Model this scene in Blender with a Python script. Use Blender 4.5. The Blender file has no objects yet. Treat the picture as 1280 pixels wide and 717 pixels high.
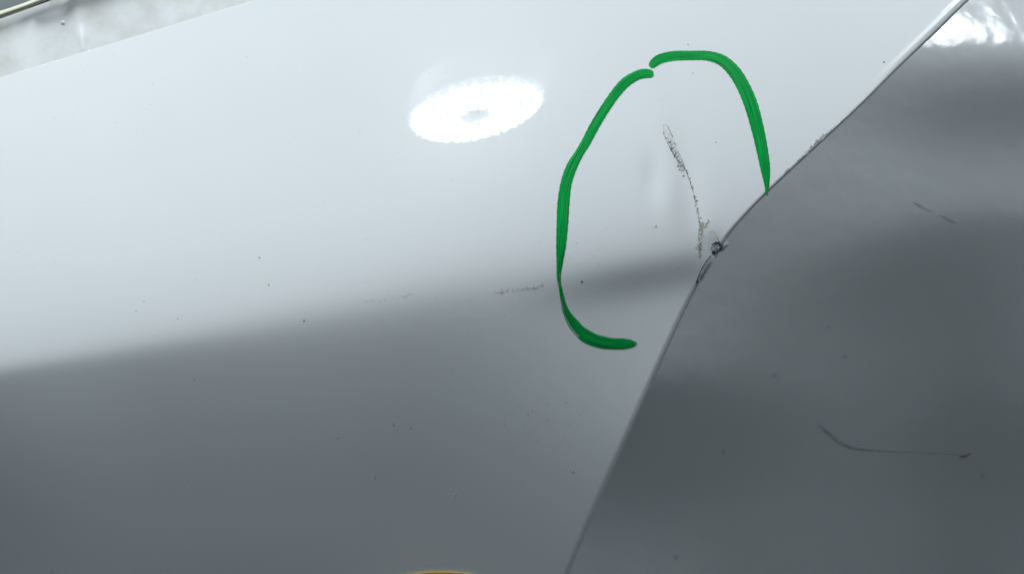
import bpy, bmesh, math, random
import numpy as np
from mathutils import Vector, Matrix

random.seed(7); rng = np.random.default_rng(7)
sc = bpy.context.scene
COL = sc.collection

# ------------------------------------------------------------------ frame of reference
S = 0.0004            # metres per photo pixel at the reference distance
D = 0.80              # camera to reference plane
TILT = math.radians(30)
ORG = Vector((0, 0, 0.85))
U = Vector((1, 0, 0))
V = Vector((0, math.sin(TILT), math.cos(TILT)))
W = Vector((0, -math.cos(TILT), math.sin(TILT)))
def pt(px, py, w=0.0):
    k = (D - w) / D
    return ORG + U * ((px - 640) * S * k) + V * ((358.5 - py) * S * k) + W * w
def frame(u, v, w):
    return ORG + U * u + V * v + W * w
ROT = Matrix((U, V, W)).transposed()

# ------------------------------------------------------------------ camera
cam = bpy.data.cameras.new('camera'); camo = bpy.data.objects.new('camera', cam); COL.objects.link(camo)
camo.matrix_world = Matrix.Translation(ORG + W * D) @ ROT.to_4x4()
cam.sensor_width = 36.0
cam.lens = 36.0 * D / (1280 * S)
cam.clip_start = 0.01; cam.clip_end = 60
cam.dof.use_dof = True; cam.dof.focus_distance = D + 0.01; cam.dof.aperture_fstop = 18
sc.camera = camo

# ------------------------------------------------------------------ world, lights, exposure
world = bpy.data.worlds.new('World'); sc.world = world; world.use_nodes = True
bg = world.node_tree.nodes['Background']
bg.inputs[0].default_value = (0.735, 0.905, 1.0, 1); bg.inputs[1].default_value = 0.118
sc.view_settings.view_transform = 'Standard'; sc.view_settings.look = 'None'
sc.view_settings.exposure = 0.0; sc.view_settings.gamma = 1.0
sc.view_settings.use_curve_mapping = False

def area(name, pos, target, sx, sy, power, color):
    l = bpy.data.lights.new(name, 'AREA'); l.shape = 'RECTANGLE'; l.size = sx; l.size_y = sy
    l.energy = power; l.color = color
    o = bpy.data.objects.new(name, l); COL.objects.link(o); o.location = pos
    o.rotation_euler = (target - pos).to_track_quat('-Z', 'Y').to_euler()
    return o
def dirp(elev, yaw, dist):   # elevation above the camera axis, in the picture frame
    e = math.radians(elev); a = math.radians(yaw)
    return frame(math.sin(a) * math.cos(e) * dist, math.sin(e) * dist, math.cos(e) * math.cos(a) * dist)
area('ceiling_light', dirp(61, -93, 1.9), pt(400, 300), 1.0, 0.7, 51, (0.895, 0.963, 1.0))
area('ceiling_light', dirp(66, 60, 1.9), pt(600, 300), 0.9, 0.7, 17, (0.895, 0.963, 1.0))

# ------------------------------------------------------------------ helpers
def new_mat(name):
    m = bpy.data.materials.new(name); m.use_nodes = True
    return m, m.node_tree, m.node_tree.nodes['Principled BSDF']
def link_mesh(name, me, mat, parent=None, smooth=True):
    o = bpy.data.objects.new(name, me); COL.objects.link(o)
    if mat: me.materials.append(mat)
    if parent is not None: o.parent = parent
    if smooth: me.polygons.foreach_set('use_smooth', [True] * len(me.polygons))
    return o
def grid_mesh(name, P, mat, parent=None, flip=False, extra=None):
    n, m, _ = P.shape
    idx = np.arange(n * m).reshape(n, m)
    f = np.stack([idx[:-1, :-1], idx[1:, :-1], idx[1:, 1:], idx[:-1, 1:]], -1).reshape(-1, 4)
    if flip: f = f[:, ::-1]
    me = bpy.data.meshes.new(name)
    me.vertices.add(n * m); me.vertices.foreach_set('co', P.reshape(-1).astype(np.float32))
    me.loops.add(f.size); me.loops.foreach_set('vertex_index', f.reshape(-1).astype(np.int32))
    me.polygons.add(len(f)); me.polygons.foreach_set('loop_start', np.arange(0, f.size, 4, dtype=np.int32))
    me.update(calc_edges=True); me.validate()
    return link_mesh(name, me, mat, parent)
Un, Vn, Wn, On = (np.array(a) for a in (U, V, W, ORG))
def pts(px, py, w):
    px = np.asarray(px, float); py = np.asarray(py, float); w = np.asarray(w, float)
    k = (D - w) / D
    return On + Un * ((px - 640) * S * k)[..., None] + Vn * ((358.5 - py) * S * k)[..., None] + Wn * w[..., None]
def sstep(x): 
    x = np.clip(x, 0, 1); return x * x * (3 - 2 * x)
def sig(x): return 1 / (1 + np.exp(-np.clip(x, -30, 30)))
def rbf(samples, x, y, sg):
    num = 0; den = 1e-9
    for (sx, sy, v) in samples:
        k = np.exp(-((x - sx) ** 2 + (y - sy) ** 2) / (2 * sg * sg)); num = num + k * v; den = den + k
    return num / den
def catmull(p, n):
    p = [np.array(q, float) for q in p]; p = [2 * p[0] - p[1]] + p + [2 * p[-1] - p[-2]]
    out = []; segs = len(p) - 3
    for t in np.linspace(0, segs - 1e-6, n):
        i = int(t); f = t - i; a, b, c, d = p[i:i + 4]
        out.append(0.5 * (2 * b + (c - a) * f + (2 * a - 5 * b + 4 * c - d) * f * f + (3 * b - a - 3 * c + d) * f ** 3))
    return np.array(out)

# ------------------------------------------------------------------ materials
def paint_material(name, peel=0.02, scale=260, dirt=0.0, rough=0.22, coat=0.015):
    m, nt, b = new_mat(name); N = nt.nodes; L = nt.links
    tc = N.new('ShaderNodeTexCoord')
    b.inputs['Roughness'].default_value = rough
    b.inputs['Specular IOR Level'].default_value = 0.25
    b.inputs['Coat Weight'].default_value = 1.0
    b.inputs['Coat Roughness'].default_value = coat
    b.inputs['Coat IOR'].default_value = 1.5
    base = (0.80, 0.825, 0.84, 1)
    n1 = N.new('ShaderNodeTexNoise'); n1.inputs['Scale'].default_value = 9; n1.inputs['Detail'].default_value = 6
    L.new(tc.outputs['Object'], n1.inputs['Vector'])
    r1 = N.new('ShaderNodeValToRGB'); r1.color_ramp.elements[0].position = 0.35; r1.color_ramp.elements[1].position = 0.7
    r1.color_ramp.elements[0].color = (0.785, 0.812, 0.828, 1); r1.color_ramp.elements[1].color = (0.812, 0.832, 0.846, 1)
    L.new(n1.outputs['Fac'], r1.inputs['Fac'])
    out = r1.outputs['Color']
    # fine dust film
    n2 = N.new('ShaderNodeTexNoise'); n2.inputs['Scale'].default_value = 900; n2.inputs['Detail'].default_value = 2
    L.new(tc.outputs['Object'], n2.inputs['Vector'])
    r2 = N.new('ShaderNodeValToRGB'); r2.color_ramp.elements[0].position = 0.70; r2.color_ramp.elements[1].position = 0.84
    r2.color_ramp.elements[0].color = (0, 0, 0, 1); r2.color_ramp.elements[1].color = (0.35, 0.35, 0.35, 1)
    L.new(n2.outputs['Fac'], r2.inputs['Fac'])
    mx = N.new('ShaderNodeMix'); mx.data_type = 'RGBA'; L.new(r2.outputs['Color'], mx.inputs['Factor'])
    L.new(out, mx.inputs['A']); mx.inputs['B'].default_value = (0.52, 0.52, 0.49, 1); out = mx.outputs['Result']
    if dirt > 0:
        n3 = N.new('ShaderNodeTexNoise'); n3.inputs['Scale'].default_value = 38; n3.inputs['Detail'].default_value = 7; n3.inputs['Roughness'].default_value = 0.62
        L.new(tc.outputs['Object'], n3.inputs['Vector'])
        r3 = N.new('ShaderNodeValToRGB'); r3.color_ramp.elements[0].position = 0.40; r3.color_ramp.elements[1].position = 0.80
        r3.color_ramp.elements[0].color = (0, 0, 0, 1); r3.color_ramp.elements[1].color = (dirt,) * 3 + (1,)
        L.new(n3.outputs['Fac'], r3.inputs['Fac'])
        m3 = N.new('ShaderNodeMix'); m3.data_type = 'RGBA'; L.new(r3.outputs['Color'], m3.inputs['Factor'])
        L.new(out, m3.inputs['A']); m3.inputs['B'].default_value = (0.47, 0.445, 0.34, 1); out = m3.outputs['Result']
    L.new(out, b.inputs['Base Color'])
    # orange peel
    n4 = N.new('ShaderNodeTexNoise'); n4.inputs['Scale'].default_value = scale; n4.inputs['Detail'].default_value = 1.5
    L.new(tc.outputs['Object'], n4.inputs['Vector'])
    bp = N.new('ShaderNodeBump'); bp.inputs['Strength'].default_value = peel; bp.inputs['Distance'].default_value = 0.001
    L.new(n4.outputs['Fac'], bp.inputs['Height']); L.new(bp.outputs['Normal'], b.inputs['Normal']); L.new(bp.outputs['Normal'], b.inputs['Coat Normal'])
    return m
M_paint = paint_material('white_car_paint', 0.004, 260)
M_paint2 = paint_material('white_car_paint_wavy', 0.34, 85, rough=0.3, coat=0.11)
M_jamb = paint_material('white_jamb_paint_grimy', 0.03, 120, dirt=0.7, rough=0.35, coat=0.08)

def plain(name, col, rough=0.5, metal=0.0, var=0.35, scale=400, coat=0.0, bump=0.0):
    m, nt, b = new_mat(name); N = nt.nodes; L = nt.links
    tc = N.new('ShaderNodeTexCoord'); n = N.new('ShaderNodeTexNoise'); n.inputs['Scale'].default_value = scale; n.inputs['Detail'].default_value = 4
    L.new(tc.outputs['Object'], n.inputs['Vector'])
    r = N.new('ShaderNodeValToRGB'); r.color_ramp.elements[0].position = 0.3; r.color_ramp.elements[1].position = 0.7
    r.color_ramp.elements[0].color = tuple(c * (1 - var) for c in col) + (1,)
    r.color_ramp.elements[1].color = tuple(min(1, c * (1 + var)) for c in col) + (1,)
    L.new(n.outputs['Fac'], r.inputs['Fac']); L.new(r.outputs['Color'], b.inputs['Base Color'])
    b.inputs['Roughness'].default_value = rough; b.inputs['Metallic'].default_value = metal; b.inputs['Coat Weight'].default_value = coat
    if bump:
        bp = N.new('ShaderNodeBump'); bp.inputs['Strength'].default_value = bump; bp.inputs['Distance'].default_value = 0.001
        L.new(n.outputs['Fac'], bp.inputs['Height']); L.new(bp.outputs['Normal'], b.inputs['Normal'])
    return m
M_grime = plain('scratch_grime', (0.19, 0.18, 0.16), 0.8, var=0.6, scale=900)
M_tan = plain('tan_primer_residue', (0.42, 0.37, 0.28), 0.85, var=0.3, scale=900)
M_primer = plain('bare_grey_primer', (0.50, 0.52, 0.51), 0.6, var=0.4, scale=1500, bump=0.4)
M_dark = plain('dark_speck', (0.035, 0.035, 0.035), 0.6, var=0.3)
M_flake = plain('lifted_white_flake', (0.66, 0.67, 0.66), 0.5, var=0.15, scale=1500)
M_scuff = plain('faint_grey_scuff', (0.30, 0.30, 0.28), 0.7, var=0.4, scale=150)
M_spot = plain('dull_spot', (0.60, 0.65, 0.68), 0.6, var=0.03, scale=150)
M_faint = plain('faded_scuff', (0.54, 0.55, 0.51), 0.7, var=0.2, scale=150)
M_yellow = plain('yellow_disc', (0.85, 0.52, 0.02), 0.5, var=0.05)
M_seal = plain('black_rubber_seal', (0.03, 0.03, 0.03), 0.7, var=0.2)
M_cream = plain('cream_sealant', (0.50, 0.49, 0.38), 0.7, var=0.15, scale=90)
M_trim = plain('grey_trim', (0.20, 0.225, 0.235), 0.6, var=0.08, scale=60)
M_floor = plain('grey_concrete', (0.10, 0.11, 0.115), 0.8, var=0.15, scale=8)
M_house = plain('lamp_housing', (0.55, 0.56, 0.57), 0.4, var=0.05)

# ------------------------------------------------------------------ top-level things
def empty(name, loc, label=None, cat=None):
    o = bpy.data.objects.new(name, None); COL.objects.link(o); o.location = loc; o.empty_display_size = 0.05
    if label: o['label'] = label; o['category'] = cat
    return o
car = empty('car', (0, 0, 0), 'glossy white car with a scratched dent circled in green marker at a panel edge', 'car')

# ================================================================== marked body panel
def crease_y(x):
    return 470 - 0.150 * x - 0.0000125 * x * x
# pitch (degrees the surface faces upward of the camera axis)
LO = [(0, 500, 5.6), (0, 600, -4.5), (0, 717, -3.7), (300, 470, 5.4), (300, 560, -6.7), (300, 717, 0.4), (600, 440, 3.8), (600, 540, -2.7), (600, 640, -7.3), (600, 717, 0.3), (780, 400, 8.3), (820, 430, 9.6), (740, 480, 8.9), (720, 570, -3.4), (700, 680, -2.2), (850, 360, 8.8), (300, 800, -12.6), (650, 800, -9.5), (-80, 650, -16.7)]
EDGE = [(1360, -135), (1290, -72), (1212, 0), (1170, 41), (1125, 84), (1080, 129), (1035, 171), (995, 208), (958, 243), (930, 272), (910, 296), (895, 322),
        (876, 351), (855, 392), (830, 446), (800, 512), (772, 575), (742, 643), (711, 717), (680, 790), (650, 860)]
ec = catmull(EDGE, 900)
gx = np.arange(-140, 1361, 3.0); gy = np.arange(-140, 861, 2.0)
GX, GY = np.meshgrid(gx, gy)
d = crease_y(GX) - GY                       # > 0 above the crease
wd = 9 + 22 * sstep(GX / 700.0) + 4 * sstep((GX - 700) / 150)
tu = 14.5 + 14.5 * (1 - np.exp(-np.clip(d, 0, None) / 110.0)) - 3.6 * sstep((GX - 480) / 600); tl = rbf(LO, GX, GY, 90)
theta = tl + (tu - tl) * sig((d - 6) / wd * 1.6)
theta = theta - 13 * sstep((GX - 610) / 200) * np.exp(-((d + 8) / 24.0) ** 2) 
# the edge pull-in and the dent round the scratch
T = np.tan(np.radians(theta))
WF = np.cumsum(T * 2.0 * S, axis=0)
ic = np.array([np.interp(crease_y(x) - 236, gy, np.arange(len(gy))) for x in gx])
ref = np.array([np.interp(ic[j], np.arange(len(gy)), WF[:, j]) for j in range(len(gx))])
WF = WF - ref[None, :] - ((GX - 640) * S * 0.03) - 0.22 * ((GX - 640) * S) ** 2
def G(cx, cy, a, b, ang=0):
    c, s_ = math.cos(math.radians(ang)), math.sin(math.radians(ang))
    X = (GX - cx) * c + (GY - cy) * s_; Y = -(GX - cx) * s_ + (GY - cy) * c
    return np.exp(-(X / a) ** 2 - (Y / b) ** 2)
XE = np.interp(GY, ec[:, 1], ec[:, 0])
WF = WF + 0.0005 * np.exp(-((XE - GX - 11) / 3.6) ** 2) * sstep((120 - GY) / 90)
WF = WF - 0.0011 * G(862, 235, 17, 75, -12) - 0.0006 * G(815, 225, 12, 28, -8) + 0.0005 * G(838, 240, 14, 40, -10) - 0.0010 * G(892, 312, 14, 20, 0)
def wf(px, py):
    px = np.asarray(px, float); py = np.asarray(py, float)
    fx = np.clip((px - gx[0]) / 3.0, 0, len(gx) - 1.001); fy = np.clip((py - gy[0]) / 2.0, 0, len(gy) - 1.001)
    i = fy.astype(int); j = fx.astype(int); a = fy - i; b = fx - j
    return (WF[i, j] * (1 - a) * (1 - b) + WF[i + 1, j] * a * (1 - b) + WF[i, j + 1] * (1 - a) * b + WF[i + 1, j + 1] * a * b)

def edge_x(py): return np.interp(py, ec[:, 1], ec[:, 0])
def left_x(py): return np.maximum(-130, (97 - py) / 0.3035)
rows = np.arange(-120, 850, 2.5)
roll = [(0.0, 0.0), (0.12, 0.012), (0.25, 0.045), (0.4, 0.12), (0.55, 0.25), (0.7, 0.44), (0.85, 0.72), (0.95, 1.0), (1.0, 1.3), (1.0, 1.8), (1.0, 3.0), (0.7, 3.2), (-1.0, 3.3), (-5, 3.4)]
def rollw(py):   # radius in photo px of the folded lip
    return 6.0 + 2.0 * sstep((py - 330) / 60)
P = []
for py in rows:
    xe = float(edge_x(py)); xl = float(left_x(py)); r = float(rollw(py))
    t = np.linspace(0, 1, 470); t = np.concatenate([[0, 0.0003, 0.0008], t[1:]])
    xs = xl + (xe - r - xl) * t
    # outward direction across the lip is about (0.72,0.69) -> moving in x only is steeper, keep in x
    row = pts(xs, np.full_like(xs, py), wf(xs, np.full_like(xs, py)))
    # left lip rolled back
    base = pts(xs[:1], np.array([py]), wf(xs[:1], np.array([py])))
    lip = np.array([base[0] - Wn * 0.004 - Vn * 0.0022, base[0] - Wn * 0.0010 - Vn * 0.0006, base[0] - Wn * 0.0003 - Vn * 0.00018])
    rr = []
    for (a, b) in roll[1:]:
        x = xe - r + r * a
        rr.append(pts([x], [py], [float(wf(xe - r + r * min(a, 1) , py)) - b * r * S * 0.9])[0])
    P.append(np.vstack([lip, row, np.array(rr)]))
P = np.array(P)
panel = grid_mesh('body_panel', P, M_paint, car)
panel['label'] = 'bright glossy white panel in front, carrying the green marker loop'

# light flange of the folded lip, seen as a thin proud line along the lower edge
def ribbon(name, path, width, mat, parent, height=0.0002, wfun=wf, nseg=6, taper=True, base=0.00004, smooth=True):
    path = np.array(path, float); n = len(path)
    tan = np.gradient(path, axis=0); tan /= np.linalg.norm(tan, axis=1)[:, None] + 1e-9
    nor = np.stack([-tan[:, 1], tan[:, 0]], 1)
    wdt = np.broadcast_to(np.asarray(width, float), (n,))
    cs = np.linspace(-1, 1, nseg + 1)
    X = path[:, 0:1] + nor[:, 0:1] * cs * wdt[:, None] / 2; Y = path[:, 1:2] + nor[:, 1:2] * cs * wdt[:, None] / 2
    dome = np.sqrt(np.clip(1 - cs ** 2, 0, 1))[None, :] * height * np.clip(wdt / (wdt.max() + 1e-9), 0.15, 1)[:, None]
    w = wfun(X, Y) + base + dome
    # skirt down to the surface
    Pm = pts(X, Y, w)
    return grid_mesh(name, Pm, mat, parent)
hy = np.linspace(352, 800, 160)
hem = ribbon('folded_edge', np.stack([edge_x(hy) - 3.6 + 0.4 * np.sin(hy / 19), hy], 1), np.interp(hy, [352, 420, 800], [0.4, 0.9, 1.0]), M_paint, panel, 0.0005,
             wfun=lambda x, y: wf(x, y) - 0.0012, base=0.0)
hem['label'] = 'thin folded lip along the lower part of the panel edge'

# ------------------------------------------------------------------ green marker
def marker_material():
    m, nt, b = new_mat('green_marker_ink'); N = nt.nodes; L = nt.links
    at = N.new('ShaderNodeAttribute'); at.attribute_name = 'stroke'
    mp = N.new('ShaderNodeMapping'); mp.inputs['Scale'].default_value = (0.10, 6.0, 1); L.new(at.outputs['Vector'], mp.inputs['Vector'])
    n = N.new('ShaderNodeTexNoise'); n.inputs['Scale'].default_value = 1.6; n.inputs['Detail'].default_value = 3; L.new(mp.outputs['Vector'], n.inputs['Vector'])
    r = N.new('ShaderNodeValToRGB'); r.color_ramp.elements[0].position = 0.36; r.color_ramp.elements[1].position = 0.66
    r.color_ramp.elements[0].color = (0.0, 0.135, 0.026, 1); r.color_ramp.elements[1].color = (0.006, 0.50, 0.090, 1)
    L.new(n.outputs['Fac'], r.inputs['Fac']); L.new(r.outputs['Color'], b.inputs['Base Color'])
    b.inputs['Roughness'].default_value = 0.30; b.inputs['Specular IOR Level'].default_value = 0.07
    bp = N.new('ShaderNodeBump'); bp.inputs['Strength'].default_value = 0.55; bp.inputs['Distance'].default_value = 0.0003
    L.new(n.outputs['Fac'], bp.inputs['Height']); L.new(bp.outputs['Normal'], b.inputs['Normal'])
    return m
M_green = marker_material()
def stroke(name, ctrl, label, ragged_start=0.01, ragged_end=0.01, gaps=None, strands=11):
    """ctrl: (x, y, width) along the centre line; a felt tip leaves parallel strands."""
    c = catmull(ctrl, 240); path = c[:, :2]; wid = np.maximum(c[:, 2], 0.5)
    tan = np.gradient(path, axis=0); tan /= np.linalg.norm(tan, axis=1)[:, None]
    nor = np.stack([-tan[:, 1], tan[:, 0]], 1)
    arc = np.concatenate([[0], np.cumsum(np.linalg.norm(np.diff(path, axis=0), axis=1))]); arc /= 10.0
    V_, F_, A_ = [], [], []
    N_ = len(path)
    wob = np.cumsum(rng.normal(0, 1, N_)); wob = np.convolve(wob - wob.mean(), np.ones(15) / 15, 'same'); wob /= (abs(wob).max() + 1e-6)
    for k in range(strands):
        a = -1 + 2 * k / strands; bb = -1 + 2 * (k + 1) / strands
        mid = abs((a + bb) / 2)
        i0 = int(N_ * (ragged_start * rng.random() + 0.016 * mid ** 3)); i1 = N_ - 1 - int(N_ * (ragged_end * rng.random() + 0.016 * mid ** 3))
        for i in range(i0, i1):
            tt = i / N_
            if gaps and any(g0 < tt < g1 and k in ks for (g0, g1, ks) in gaps): continue
            q = []
            for (ii, s_) in ((i, a), (i, bb), (i + 1, bb), (i + 1, a)):
                edge = 1 + (0.09 * wob[ii] + 0.05 * math.sin(ii * 1.7) * math.sin(ii * .61)) * (abs(s_) > 0.99)
                x = path[ii, 0] + nor[ii, 0] * s_ * wid[ii] / 2 * edge; y = path[ii, 1] + nor[ii, 1] * s_ * wid[ii] / 2 * edge
                h = 0.00007 + 0.00012 * math.sqrt(max(0, 1 - s_ * s_))
                V_.append(pts(x, y, float(wf(x, y)) + h)); A_.append((arc[ii], s_ * wid[ii] / 12, 0)); q.append(len(V_) - 1)
            F_.append(q)
    me = bpy.data.meshes.new(name); me.from_pydata([tuple(v) for v in V_], [], F_)
    a = me.attributes.new('stroke', 'FLOAT_VECTOR', 'POINT'); a.data.foreach_set('vector', np.array(A_, np.float32).reshape(-1))
    bm = bmesh.new(); bm.from_mesh(me); bmesh.ops.remove_doubles(bm, verts=bm.verts, dist=2e-6); bm.to_mesh(me); bm.free()
    o = link_mesh(name, me, M_green, panel); o['label'] = label
    return o
stroke('marker_line', [(814, 85, 6), (817, 79.5, 10), (826, 73.5, 12), (843, 70, 12), (865, 69.5, 11.5), (885, 70, 12), (903, 76, 14), (918, 90, 16), (930, 110, 17), (939, 132, 17.5),
        (946, 157, 17), (952, 184, 15.5), (956.5, 210, 12.5), (958.5, 230, 7), (958.5, 245, 2.5)], 'arched green marker stroke from the gap down to the panel edge', 0.012, 0.006)
stroke('marker_line', [(817, 93, 9), (806, 92, 12), (795, 95, 12), (781, 104, 12.5), (768, 119, 12), (755, 138, 12), (743, 158, 12), (733, 177, 11.5), (724, 192, 11), (715, 208, 13.5),
        (708, 228, 14), (704.5, 252, 15), (703, 280, 14.5), (701.5, 305, 13), (699.5, 330, 8), (698.5, 345, 5.5), (700.5, 360, 4), (706, 378, 4)],
        'long green marker stroke on the left side of the loop', 0.008, 0.02, gaps=[(0.86, 0.93, (3,)), (0.9, 0.985, (8, 7))])
stroke('marker_line', [(700, 355, 3.5), (703, 373, 5), (708, 390, 9), (718, 406, 14.5), (730, 418, 16.5), (745, 425.5, 16), (762, 429, 14.5), (778, 429.5, 13), (789, 429.5, 10), (797, 430, 3.5)],
        'green marker stroke curving along the bottom of the loop', 0.02, 0.07, gaps=[(0.12, 0.42, (9,)), (0.05, 0.2, (7,))])

# ------------------------------------------------------------------ little marks: irregular blobs laid on a surface
def blobs(name, items, mat, parent, wfun=wf, label=None, h=0.00012, stuff=True):
    V_, F_ = [], []
    for (x, y, rx, ry, ang) in items:
        n = 7; c, s_ = math.cos(ang), math.sin(ang); b0 = len(V_)
        V_.append(pts(x, y, float(wfun(x, y)) + h))
        for k in range(n):
            t = 2 * math.pi * k / n; q = 0.65 + 0.6 * rng.random()
            dx, dy = rx * q * math.cos(t), ry * q * math.sin(t)
            X, Y = x + dx * c - dy * s_, y + dx * s_ + dy * c
            V_.append(pts(X, Y, float(wfun(X, Y)) + 0.00003))
        for k in range(n): F_.append((b0, b0 + 1 + (k + 1) % n, b0 + 1 + k))
    me = bpy.data.meshes.new(name); me.from_pydata([tuple(v) for v in V_], [], F_)
    o = link_mesh(name, me, mat, parent)
    if label: o['label'] = label
    if stuff: o['kind'] = 'stuff'
    return o
def along(path, n, jit, r0, r1, ell=1.0):
    c = catmull(path, 200); out = []
    for _ in range(n):
        i = rng.integers(0, 199); t = c[i + 1] - c[i]; a = math.atan2(t[1], t[0]) + rng.normal(0, .5)
        r = r0 + (r1 - r0) * rng.random() ** 2
        out.append((c[i, 0] + rng.normal(0, jit), c[i, 1] + rng.normal(0, jit), r * ell, r, a))
    return out
def tube(name, path, width, mat, parent, wfun=wf, label=None, height=0.00025, n=60, drop=0.40):
    c = catmull([p[:2] for p in path], n)
    wv = width * (0.45 + 0.8 * rng.random(n)) * np.where(np.convolve(rng.random(n + 2), [1/3]*3, 'valid') < drop, 0.15, 1.0) * np.clip(np.minimum(np.arange(n), np.arange(n)[::-1]) / 5, 0.15, 1)
    o = ribbon(name, c, wv, mat, parent, height, wfun, nseg=4)
    if label: o['label'] = label
    return o
# the long scratch: two ragged edges of broken paint, rubbed cells in between, a dotted tail
def join(objs, name, parent, label=None, kind=None):
    bm = bmesh.new(); mats = []
    for o in objs:
        me = o.data
        for mt in me.materials:
            if mt not in mats: mats.append(mt)
        k = mats.index(me.materials[0]); n0 = len(bm.faces); bm.from_mesh(me); bm.faces.ensure_lookup_table()
        for f in bm.faces[n0:]: f.material_index = k; f.smooth = True
    me = bpy.data.meshes.new(name); bm.to_mesh(me); bm.free()
    for mt in mats: me.materials.append(mt)
    for o in objs: old = o.data; bpy.data.objects.remove(o); bpy.data.meshes.remove(old)
    r = bpy.data.objects.new(name, me); COL.objects.link(r); r.parent = parent
    if label: r['label'] = label
    if kind: r['kind'] = kind
    return r
pc = []
pc.append(tube('x', [(829.5, 156), (829, 164), (832, 173), (836, 182), (840, 190), (846, 199), (850, 207)], 1.2, M_grime, panel))
pc.append(tube('x', [(829.5, 156), (834, 157), (837, 163), (841, 172), (845, 184), (850, 194), (855, 207), (860, 220), (863, 228)], 1.0, M_scuff, panel))
for k in range(10):
    t = k / 9; x = 836 + 17 * t; y = 176 + 33 * t
    pc.append(tube('x', [(x - 4, y - 2 + rng.normal()), (x - 1, y + 2.5), (x + 2.5, y + 1 + rng.normal()), (x + 2, y - 3)], 0.9, M_grime if k % 3 else M_scuff, panel, n=16))
    pc.append(tube('x', [(x - 1.5, y - 1), (x + 1.5, y + 0.5), (x + 4, y - 2)], 1.2, M_flake, panel, n=12))
pc.append(blobs('x', along([(832, 160), (842, 184), (851, 203)], 60, 2.1, 0.4, 1.3, 1.8), M_flake, panel))
pc.append(blobs('x', along([(834, 172), (842, 190), (850, 206), (856, 212)], 42, 2.1, 0.3, 1.0, 1.9), M_grime, panel))
pc.append(blobs('x', along([(857, 212), (861, 222), (864, 232), (867, 240), (869, 248)], 34, 0.8, 0.35, 1.0, 1.6), M_grime, panel))
pc.append(blobs('x', [(854.5, 220, 1.5, 1.2, 0), (868, 246, 1.6, 1, 1), (871.5, 251, 1.2, 1, 0)], M_dark, panel))
pc.append(blobs('x', along([(869, 248), (872, 262), (874, 274), (875, 285)], 48, 0.9, 0.3, 0.9, 1.5), M_grime, panel))
pc.append(blobs('x', along([(876, 278), (877, 292), (875, 304), (875, 314)], 130, 1.7, 0.4, 1.3, 1.5), M_tan, panel))
pc.append(blobs('x', along([(877, 288), (882, 282), (886, 276)], 30, 0.9, 0.4, 1.0, 1.6), M_tan, panel))
pc.append(blobs('x', along([(874, 285), (875, 300), (875, 316), (874, 323)], 50, 1.0, 0.3, 0.8, 1.5), M_grime, panel))
pc.append(blobs('x', along([(889, 288), (893, 294), (898, 300), (902, 298)], 16, 1.6, 0.3, 0.8, 1.5), M_tan, panel))
join(pc, 'scratch', panel, 'long grey and tan scratch running down inside the green loop')

# crushed corner at the kink of the edge
def lump_w(x, y): return wf(np.minimum(x, 2000), y)
pc = []
pc.append(tube('x', [(889, 309), (891, 305), (896, 303), (900, 305), (902, 309), (899, 314), (893, 315), (889, 311)], 2.2, M_dark, panel, drop=0.12, height=0.0006, n=40))
pc.append(blobs('x', [(896, 309, 4.2, 3.8, 0)], M_primer, panel, h=0.0004))
pc.append(tube('x', [(893, 308), (896, 306), (898, 310), (896, 313)], 1.6, M_flake, panel, drop=0.12, height=0.0007, n=20))
pc.append(blobs('x', along([(890, 309), (895, 304), (901, 307), (897, 315), (891, 313)], 30, 1.5, 0.4, 1.1, 1.4), M_dark, panel, h=0.0007))
pc.append(blobs('x', along([(891, 306), (897, 309), (899, 314)], 18, 2.0, 0.4, 1.1, 1.4), M_flake, panel, h=0.0009))
pc.append(blobs('x', [(892, 316, 3.4, 1.8, 0.6)], M_dark, panel, h=0.0005))
join(pc, 'crushed_paint', panel, 'knot of cracked black and white paint at the kink in the edge')
bm = bmesh.new(); bmesh.ops.create_uvsphere(bm, u_segments=28, v_segments=18, radius=1.0)
for v in bm.verts:
    n_ = v.co.copy(); k = 1 + 0.10 * math.sin(5 * n_.x + 2) * math.cos(4 * n_.y) + 0.05 * math.sin(9 * n_.z)
    v.co = Vector((n_.x * 8.0 * k, n_.y * 5.2 * k, n_.z * 4.2 * k)) * S
me = bpy.data.meshes.new('bent_tab'); bm.to_mesh(me); bm.free()
tab = link_mesh('bent_tab', me, M_paint, panel)
tab.matrix_world = Matrix.Translation(pt(903.5, 306.5, float(wf(900, 306)) - 0.0038)) @ ROT.to_4x4() @ Matrix.Rotation(math.radians(52), 4, 'Z')
tab['label'] = 'small rounded bulge of bent metal pushed out past the edge'
pc = []
ch = [(893, 320), (888, 328), (881, 340), (876, 349), (872, 354)]
pc.append(ribbon('x', catmull(ch, 60), np.interp(np.arange(60), [0, 10, 45, 59], [3, 7.5, 5.5, 1.2]), M_primer, panel, 0.00015))
pc.append(tube('x', [(890, 318), (884, 325), (878, 335), (873, 346), (870.5, 353)], 1.3, M_dark, panel, drop=0.12, height=0.0004))
pc.append(tube('x', [(890, 326), (885, 333), (879, 343), (874, 351)], 1.5, M_dark, panel, drop=0.12, height=0.0004))
pc.append(tube('x', [(886, 326), (881, 334), (876, 345)], 1.3, M_flake, panel, drop=0.12, height=0.0005))
pc.append(blobs('x', [(872, 352, 1.8, 1.5, 0)], M_dark, panel, h=0.0003))
join(pc, 'chipped_paint', panel, 'long grey chip along the edge just below the kink')

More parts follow.
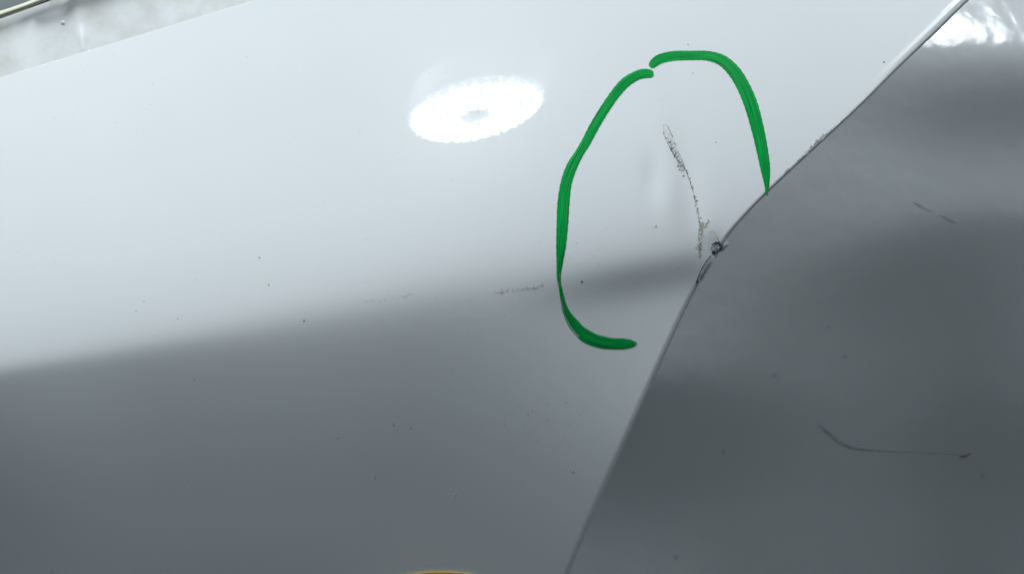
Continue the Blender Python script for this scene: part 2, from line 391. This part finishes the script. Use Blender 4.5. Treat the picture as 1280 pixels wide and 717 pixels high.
# rub mark on the upper edge
pc = []
pc.append(blobs('x', along([(1018, 181), (1026, 174), (1032, 168)], 26, 1.0, 0.6, 1.6, 2.6), M_scuff, panel))
pc.append(blobs('x', along([(982, 216), (996, 203), (1010, 189), (1022, 178)], 36, 0.9, 0.3, 0.9, 3.0), M_scuff, panel))
pc.append(blobs('x', along([(1030, 171), (1040, 161)], 12, 0.5, 0.3, 0.7, 3.0), M_scuff, panel))
join(pc, 'rub_mark', panel, 'dark smear hugging the upper edge right of the loop')
# faint brown scuffs left of the loop
it = along([(622, 366), (640, 363), (660, 361), (679, 356)], 55, 1.4, 0.22, 0.6, 2.2)
a = blobs('x', it, M_tan, panel); b = blobs('x', along([(655, 361), (668, 360), (678, 356)], 14, 1.2, 0.22, 0.5, 2.2), M_scuff, panel)
join([a, b], 'scuff', panel, 'faint brown scuff left of the green loop')
blobs('scuff', along([(450, 376), (478, 375), (502, 371), (515, 368)], 24, 1.2, 0.22, 0.5, 2.5), M_faint, panel, label='very faint scuff on the crease left of the loop', stuff=False)
# dust and grit
sp = [(727.5, 352, 1.7, 1.6, 0), (380, 401, 1.2, 1.2, 0), (717, 590, 1.1, 1, 0), (1105, 78, 1.6, 1.2, .3), (492, 531, 1.0, 1.6, 0), (514, 535, 1, 1.4, 0), (66, 714, 1.1, .9, 0),
      (860, 56, 1, 1, 0), (336, 356, 1, 1, 0), (243, 474, 1.2, .8, 0), (222, 398, 1.2, .6, 0), (170, 389, 1, .9, 0), (180, 377, .9, .7, 0), (598, 140, .9, .9, 0), (423, 547, 1.1, .9, 0), (820, 283, 1.4, 1.2, 0), (866, 92, .9, .7, 0), (660, 519, 1, .9, 0), (708, 503, .9, .8, 0), (469, 596, 1, 1.2, 0), (570, 620, 1, 1.2, 0), (895, 178, 1, .9, 0), (324, 322, 1.8, 1.1, .5)]
blobs('grit', [s_ for s_ in sp[:4]], M_dark, panel, label='scattered black specks stuck to the paint')
blobs('grit', [s_ for s_ in sp[4:]], M_scuff, panel, label='small grey specks of dust on the paint')
dust = [(rng.uniform(0, 860), rng.uniform(60, 700), rng.uniform(.25, .6), rng.uniform(.25, .5), rng.uniform(0, 3)) for _ in range(170)]
dust = [q for q in dust if q[0] < edge_x(q[1]) - 25 and q[0] > left_x(q[1]) + 8]
dust += [(rng.normal(670, 30), rng.normal(530, 18), rng.uniform(.25, .6), .4, 0) for _ in range(60)] + [(rng.normal(725, 18), rng.normal(325, 14), rng.uniform(.3, .7), .4, 0) for _ in range(26)]
blobs('dust', dust, M_scuff, panel, label='fine dust settled over the white panel', h=0.00008)
# thin raised yellow disc cut by the bottom of the picture
c = []
for k in range(48):
    t = 2 * math.pi * k / 48; c.append((551 + 78 * math.cos(t), 738.5 + 24 * math.sin(t)))
bm = bmesh.new(); top = [bm.verts.new(pt(x, y, float(wf(x, y)) + 0.0008)) for x, y in c]; bot = [bm.verts.new(pt(x, y, float(wf(x, y)) + 0.00002)) for x, y in c]
bm.faces.new(top)
for k in range(48): bm.faces.new((top[k], top[(k + 1) % 48], bot[(k + 1) % 48], bot[k]))
bmesh.ops.recalc_face_normals(bm, faces=bm.faces)
me = bpy.data.meshes.new('disc'); bm.to_mesh(me); bm.free()
o = link_mesh('disc', me, M_yellow, panel, smooth=False); o['label'] = 'rounded yellow disc at the foot of the panel'

# ================================================================== shadowed panel behind the edge
RT = [(1212, 10, 12), (1150, 30, 12), (1190, 50, 12), (1250, 45, 12), (1120, -30, 12), (1250, -25, 12), (1200, -30, 12), (1180, -110, 12), (1300, -120, 12), (1330, 10, 12), (1110, 50, 12), (1200, 120, -34.8), (1250, 120, -47.3), (1060, 150, -8.8), (1150, 110, -23.4), (1000, 200, -2.7), (1100, 240, -11.0), (1250, 200, -7.0), (1000, 290, -9.7), (930, 300, -7.5), (930, 350, -9.1), (1150, 350, -55.0), (1050, 370, -49.0), (1260, 340, -35.2), (880, 420, -2.8), (1000, 450, -31.1), (1100, 470, -48.6), (1250, 460, -38.0), (840, 560, -36.1), (950, 555, -48.2), (1050, 560, -55.0), (1220, 560, -55.0), (760, 690, -3.3), (950, 690, -43.5), (1150, 690, -47.9), (1100, 800, -31.0), (700, 800, -2.2), (1350, 400, -29.1)]
hx = np.arange(560, 1421, 4.0); hyy = np.arange(-160, 881, 3.0)
HX, HY = np.meshgrid(hx, hyy)
th2 = rbf([(a_ * 0.6, b_, c_) for a_, b_, c_ in RT], HX * 0.6, HY, 44)
WR = np.cumsum(np.tan(np.radians(th2)) * 3.0 * S, axis=0)
WR = WR - WR[60, :][None, :] * 1.0 - 0.135 - (HX - 900) * S * 0.10
# broad yaw so that neighbouring columns stay continuous
def wr(px, py):
    px = np.asarray(px, float); py = np.asarray(py, float)
    fx = np.clip((px - hx[0]) / 4.0, 0, len(hx) - 1.001); fy = np.clip((py - hyy[0]) / 3.0, 0, len(hyy) - 1.001)
    i = fy.astype(int); j = fx.astype(int); a = fy - i; b = fx - j
    return (WR[i, j] * (1 - a) * (1 - b) + WR[i + 1, j] * a * (1 - b) + WR[i, j + 1] * (1 - a) * b + WR[i + 1, j + 1] * a * b)
side = grid_mesh('body_panel', np.stack([pts(xx, np.full_like(xx, yy), wr(xx, np.full_like(xx, yy))) for yy in hyy for xx in [np.linspace(max(600.0, float(edge_x(yy)) - 110), 1415, 210)]]), M_paint2, car)
side['label'] = 'shadowed white panel lying behind the scratched edge'
def smear(name, path, width, label, mat=M_faint):
    c_ = catmull([p for p in path], 70); wv = catmull([(i, w_) for i, w_ in enumerate(width)], 70)[:, 1]
    o = ribbon(name, c_, np.maximum(wv, .3), mat, side, 0.0001, wr, nseg=4, base=0.00006); o['label'] = label; return o
smear('scuff', [(1141, 252), (1150, 257), (1160, 262), (1166, 265)], [1, 4, 2.2, .4], 'upper half of a short grey scuff on the shadowed panel')
smear('scuff', [(1174, 269), (1183, 273), (1190, 276), (1196, 279)], [.4, 3, 4, 1], 'lower half of a short grey scuff on the shadowed panel')
smear('scuff', [(1022, 530), (1033, 539), (1046, 550), (1058, 557), (1072, 561), (1110, 564), (1160, 566), (1200, 568)], [1, 4.5, 4.5, 4, 3, 1.6, 1, .6], 'long curved dark scuff on the shadowed panel')
blobs('stain', [(1204, 570, 6, 2.4, -.1), (1211, 567.5, 3.5, 1.3, -.3)], M_tan, side, wfun=wr, label='small brown stain at the end of the curved scuff', stuff=False)
blobs('stain', [(1036, 409, 3, 2.4, 0), (1056, 445, 3, 2.4, 0), (968, 470, 4, 4, 0), (1228, 594, 4, 3, 0), (845, 696, 4, 3, 0), (904, 564, 3, 3, 0)], M_spot, side, wfun=wr, label='dull round spots on the shadowed panel')

# ================================================================== dirty jamb behind the upper left edge
jx = np.arange(-150, 420, 1.5); jv = np.linspace(0, 1, 70)
def jamb_top(x): return 23 - 0.36 * x
JX, JT = np.meshgrid(jx, jv)
yt = jamb_top(JX); yb = 150 - 0.30 * JX
JY = yt + (yb - yt) * JT
def jw(x, y): 
    return -0.135 + (y - 50) * S * 0.47 - 0.0018 * np.exp(-((x - 84 - 0.10 * (y - 30)) / 13.0) ** 2) + 0.0013 * np.exp(-((x - 101 - 0.10 * (y - 30)) / 5.0) ** 2) * np.exp(-((y - 56) / 20.0) ** 2)
jamb = grid_mesh('door_jamb', pts(JX, JY, jw(JX, JY)), M_jamb, car)
jamb['label'] = 'grimy white jamb strip showing above the upper left edge'
def strip(name, off0, off1, dw0, dw1, mat, label, x0=-150, x1=420, parent=jamb):
    xs = np.arange(x0, x1, 4.0); t = np.linspace(0, 1, 8); X, Tt = np.meshgrid(xs, t)
    Y = jamb_top(X) + off0 + (off1 - off0) * Tt + 0.8 * np.sin(X / 17.0) * Tt
    Wd = jw(X, jamb_top(X)) + dw0 + (dw1 - dw0) * Tt + 0.002 * np.sin(np.pi * Tt)
    o = grid_mesh(name, pts(X, Y, Wd), mat, parent, flip=True); o['label'] = label; return o
strip('sealant_bead', 1.0, -9.0, 0.002, 0.002, M_cream, 'cream sealant bead along the top of the jamb')
strip('rubber_seal', 0.2, -2.6, 0.0042, 0.0045, M_seal, 'thin black seal line above the jamb', x0=35)
X_, Y_ = np.meshgrid(np.arange(-200, 460, 12.0), np.arange(-220, 60, 12.0))
inner = grid_mesh('inner_trim', pts(X_, Y_, -0.175 + (Y_ - 0) * S * 0.3 + 0.002 * np.sin(X_ / 60)), M_trim, car)
inner['label'] = 'plain grey trim surface in the far upper left corner'
tube_drop = blobs('water_droplet', [(78.5, 28, 3.0, 3.4, 0.3)], M_paint, jamb, wfun=jw, label='tiny glinting droplet on the jamb', h=0.0012, stuff=False)
# underbody behind everything: floor of the workshop
bm = bmesh.new(); bmesh.ops.create_grid(bm, x_segments=40, y_segments=40, size=12)
me = bpy.data.meshes.new('floor'); bm.to_mesh(me); bm.free()
fl = link_mesh('floor', me, M_floor); fl['kind'] = 'structure'

# ================================================================== round LED lamp, seen only as its reflection
def surf_normal(fun, x, y, e=3.0):
    a = pts(x + e, y, float(fun(x + e, y))) - pts(x - e, y, float(fun(x - e, y)))
    b = pts(x, y - e, float(fun(x, y - e))) - pts(x, y + e, float(fun(x, y + e)))
    n = np.cross(a, b); return Vector(n / np.linalg.norm(n))
def hit(fun, x, y):
    p = Vector(pts(x, y, float(fun(x, y)))); n = surf_normal(fun, x, y, 4.0); v = (camo.matrix_world.translation - p).normalized()
    return p, (2 * n.dot(v) * n - v).normalized()
def lamp_pose(fun, cx, cy, a, b, ang, dist):
    """where a round lamp must hang, how large it is and how it is turned, for its mirror image to be the oval seen"""
    p, r = hit(fun, cx, cy); pos = p + r * dist
    e1 = r.orthogonal().normalized(); e2 = r.cross(e1)
    c, s_ = math.cos(math.radians(ang)), math.sin(math.radians(ang)); q = []
    for (dx, dy) in ((a * c, a * s_), (-b * s_, b * c)):
        pr = []
        for sg in (1, -1):
            pp, rr = hit(fun, cx + sg * dx, cy + sg * dy); t = (pos - pp).dot(r) / rr.dot(r); h = pp + rr * t - pos
            pr.append(np.array([h.dot(e1), h.dot(e2)]))
        q.append((pr[0] - pr[1]) / 2)
    Mx = np.array(q).T; uu, ss, _ = np.linalg.svd(Mx)
    ax = (e1 * float(uu[0, 0]) + e2 * float(uu[1, 0])).normalized()
    tilt = math.acos(min(1, ss[1] / ss[0])); face = Matrix.Rotation(min(tilt, 1.2), 3, ax) @ (-r)
    if face.z > (Matrix.Rotation(-min(tilt, 1.2), 3, ax) @ (-r)).z: face = Matrix.Rotation(-min(tilt, 1.2), 3, ax) @ (-r)
    print('lamp', pos, 'radius', ss[0], 'ratio', ss[1] / ss[0])
    return pos, pos + face, float(ss[0])
def led_lamp(name, pos, target, radius, rings, strength, label, spot=0.0):
    root = empty(name, pos, label, 'lamp')
    root.rotation_euler = (target - pos).to_track_quat('Z', 'Y').to_euler()
    if spot: root.rotation_euler = ((target - pos).to_track_quat('Z', 'Y') @ Matrix.Rotation(math.radians(35), 3, Vector((math.cos(spot), math.sin(spot), 0))).to_quaternion()).to_euler()
    bm = bmesh.new(); bmesh.ops.create_cone(bm, cap_ends=True, segments=64, radius1=radius * 1.02, radius2=radius * 1.06, depth=0.03)
    bmesh.ops.translate(bm, verts=bm.verts, vec=(0, 0, -0.018))
    me = bpy.data.meshes.new('housing'); bm.to_mesh(me); bm.free(); link_mesh('housing', me, M_house, root, False)
    m, nt, b = new_mat(name + '_emitter'); nt.nodes.remove(b); e = nt.nodes.new('ShaderNodeEmission')
    e.inputs[0].default_value = (0.88, 0.95, 1, 1); e.inputs[1].default_value = strength
    nt.links.new(e.outputs[0], nt.nodes['Material Output'].inputs[0])
    bm = bmesh.new()
    for ri, (rr, n, sz) in enumerate(rings):
        for k in range(n):
            a = 2 * math.pi * (k + .5 * (ri % 2)) / n
            bmesh.ops.create_circle(bm, cap_ends=True, segments=10, radius=radius * sz, matrix=Matrix.Translation((radius * rr * math.cos(a), radius * rr * math.sin(a), 0.0015)))
    me = bpy.data.meshes.new('led'); bm.to_mesh(me); bm.free(); o = link_mesh('led', me, m, root, False); o['kind'] = 'stuff'
    m2, nt, b = new_mat(name + '_diffuser'); nt.nodes.remove(b); e = nt.nodes.new('ShaderNodeEmission')
    e.inputs[0].default_value = (0.88, 0.95, 1, 1); e.inputs[1].default_value = strength * 0.20
    nt.links.new(e.outputs[0], nt.nodes['Material Output'].inputs[0])
    bm = bmesh.new(); inner = 0.2; seg = 64
    vi = [bm.verts.new((radius * inner * math.cos(2 * math.pi * k / seg), radius * inner * math.sin(2 * math.pi * k / seg), 0)) for k in range(seg)]
    vo = [bm.verts.new((radius * .94 * math.cos(2 * math.pi * k / seg), radius * .94 * math.sin(2 * math.pi * k / seg), 0)) for k in range(seg)]
    for k in range(seg): bm.faces.new((vi[k], vo[k], vo[(k + 1) % seg], vi[(k + 1) % seg]))
    me = bpy.data.meshes.new('diffuser'); bm.to_mesh(me); bm.free(); link_mesh('diffuser', me, m2, root, False)
    return root
lp, lt, lr = lamp_pose(wf, 595, 144, 85, 33, -12, 1.0)
led_lamp('ring_lamp', lp, lt, lr, [(0.92, 36, .068), (0.76, 30, .068), (0.60, 24, .066), (0.44, 17, .066), (0.29, 11, .06)], 24, 'round white LED lamp reflected as a bright oval on the white panel')
lp2, lt2, lr2 = lamp_pose(wr, 1198, 40, 50, 38, 0, 0.9)
led_lamp('work_lamp', lp2, lt2, 0.13, [(0.8, 18, .10), (0.5, 12, .10), (0.2, 6, .1)], 42, 'small LED work lamp reflected as a rippled glare on the shadowed panel')
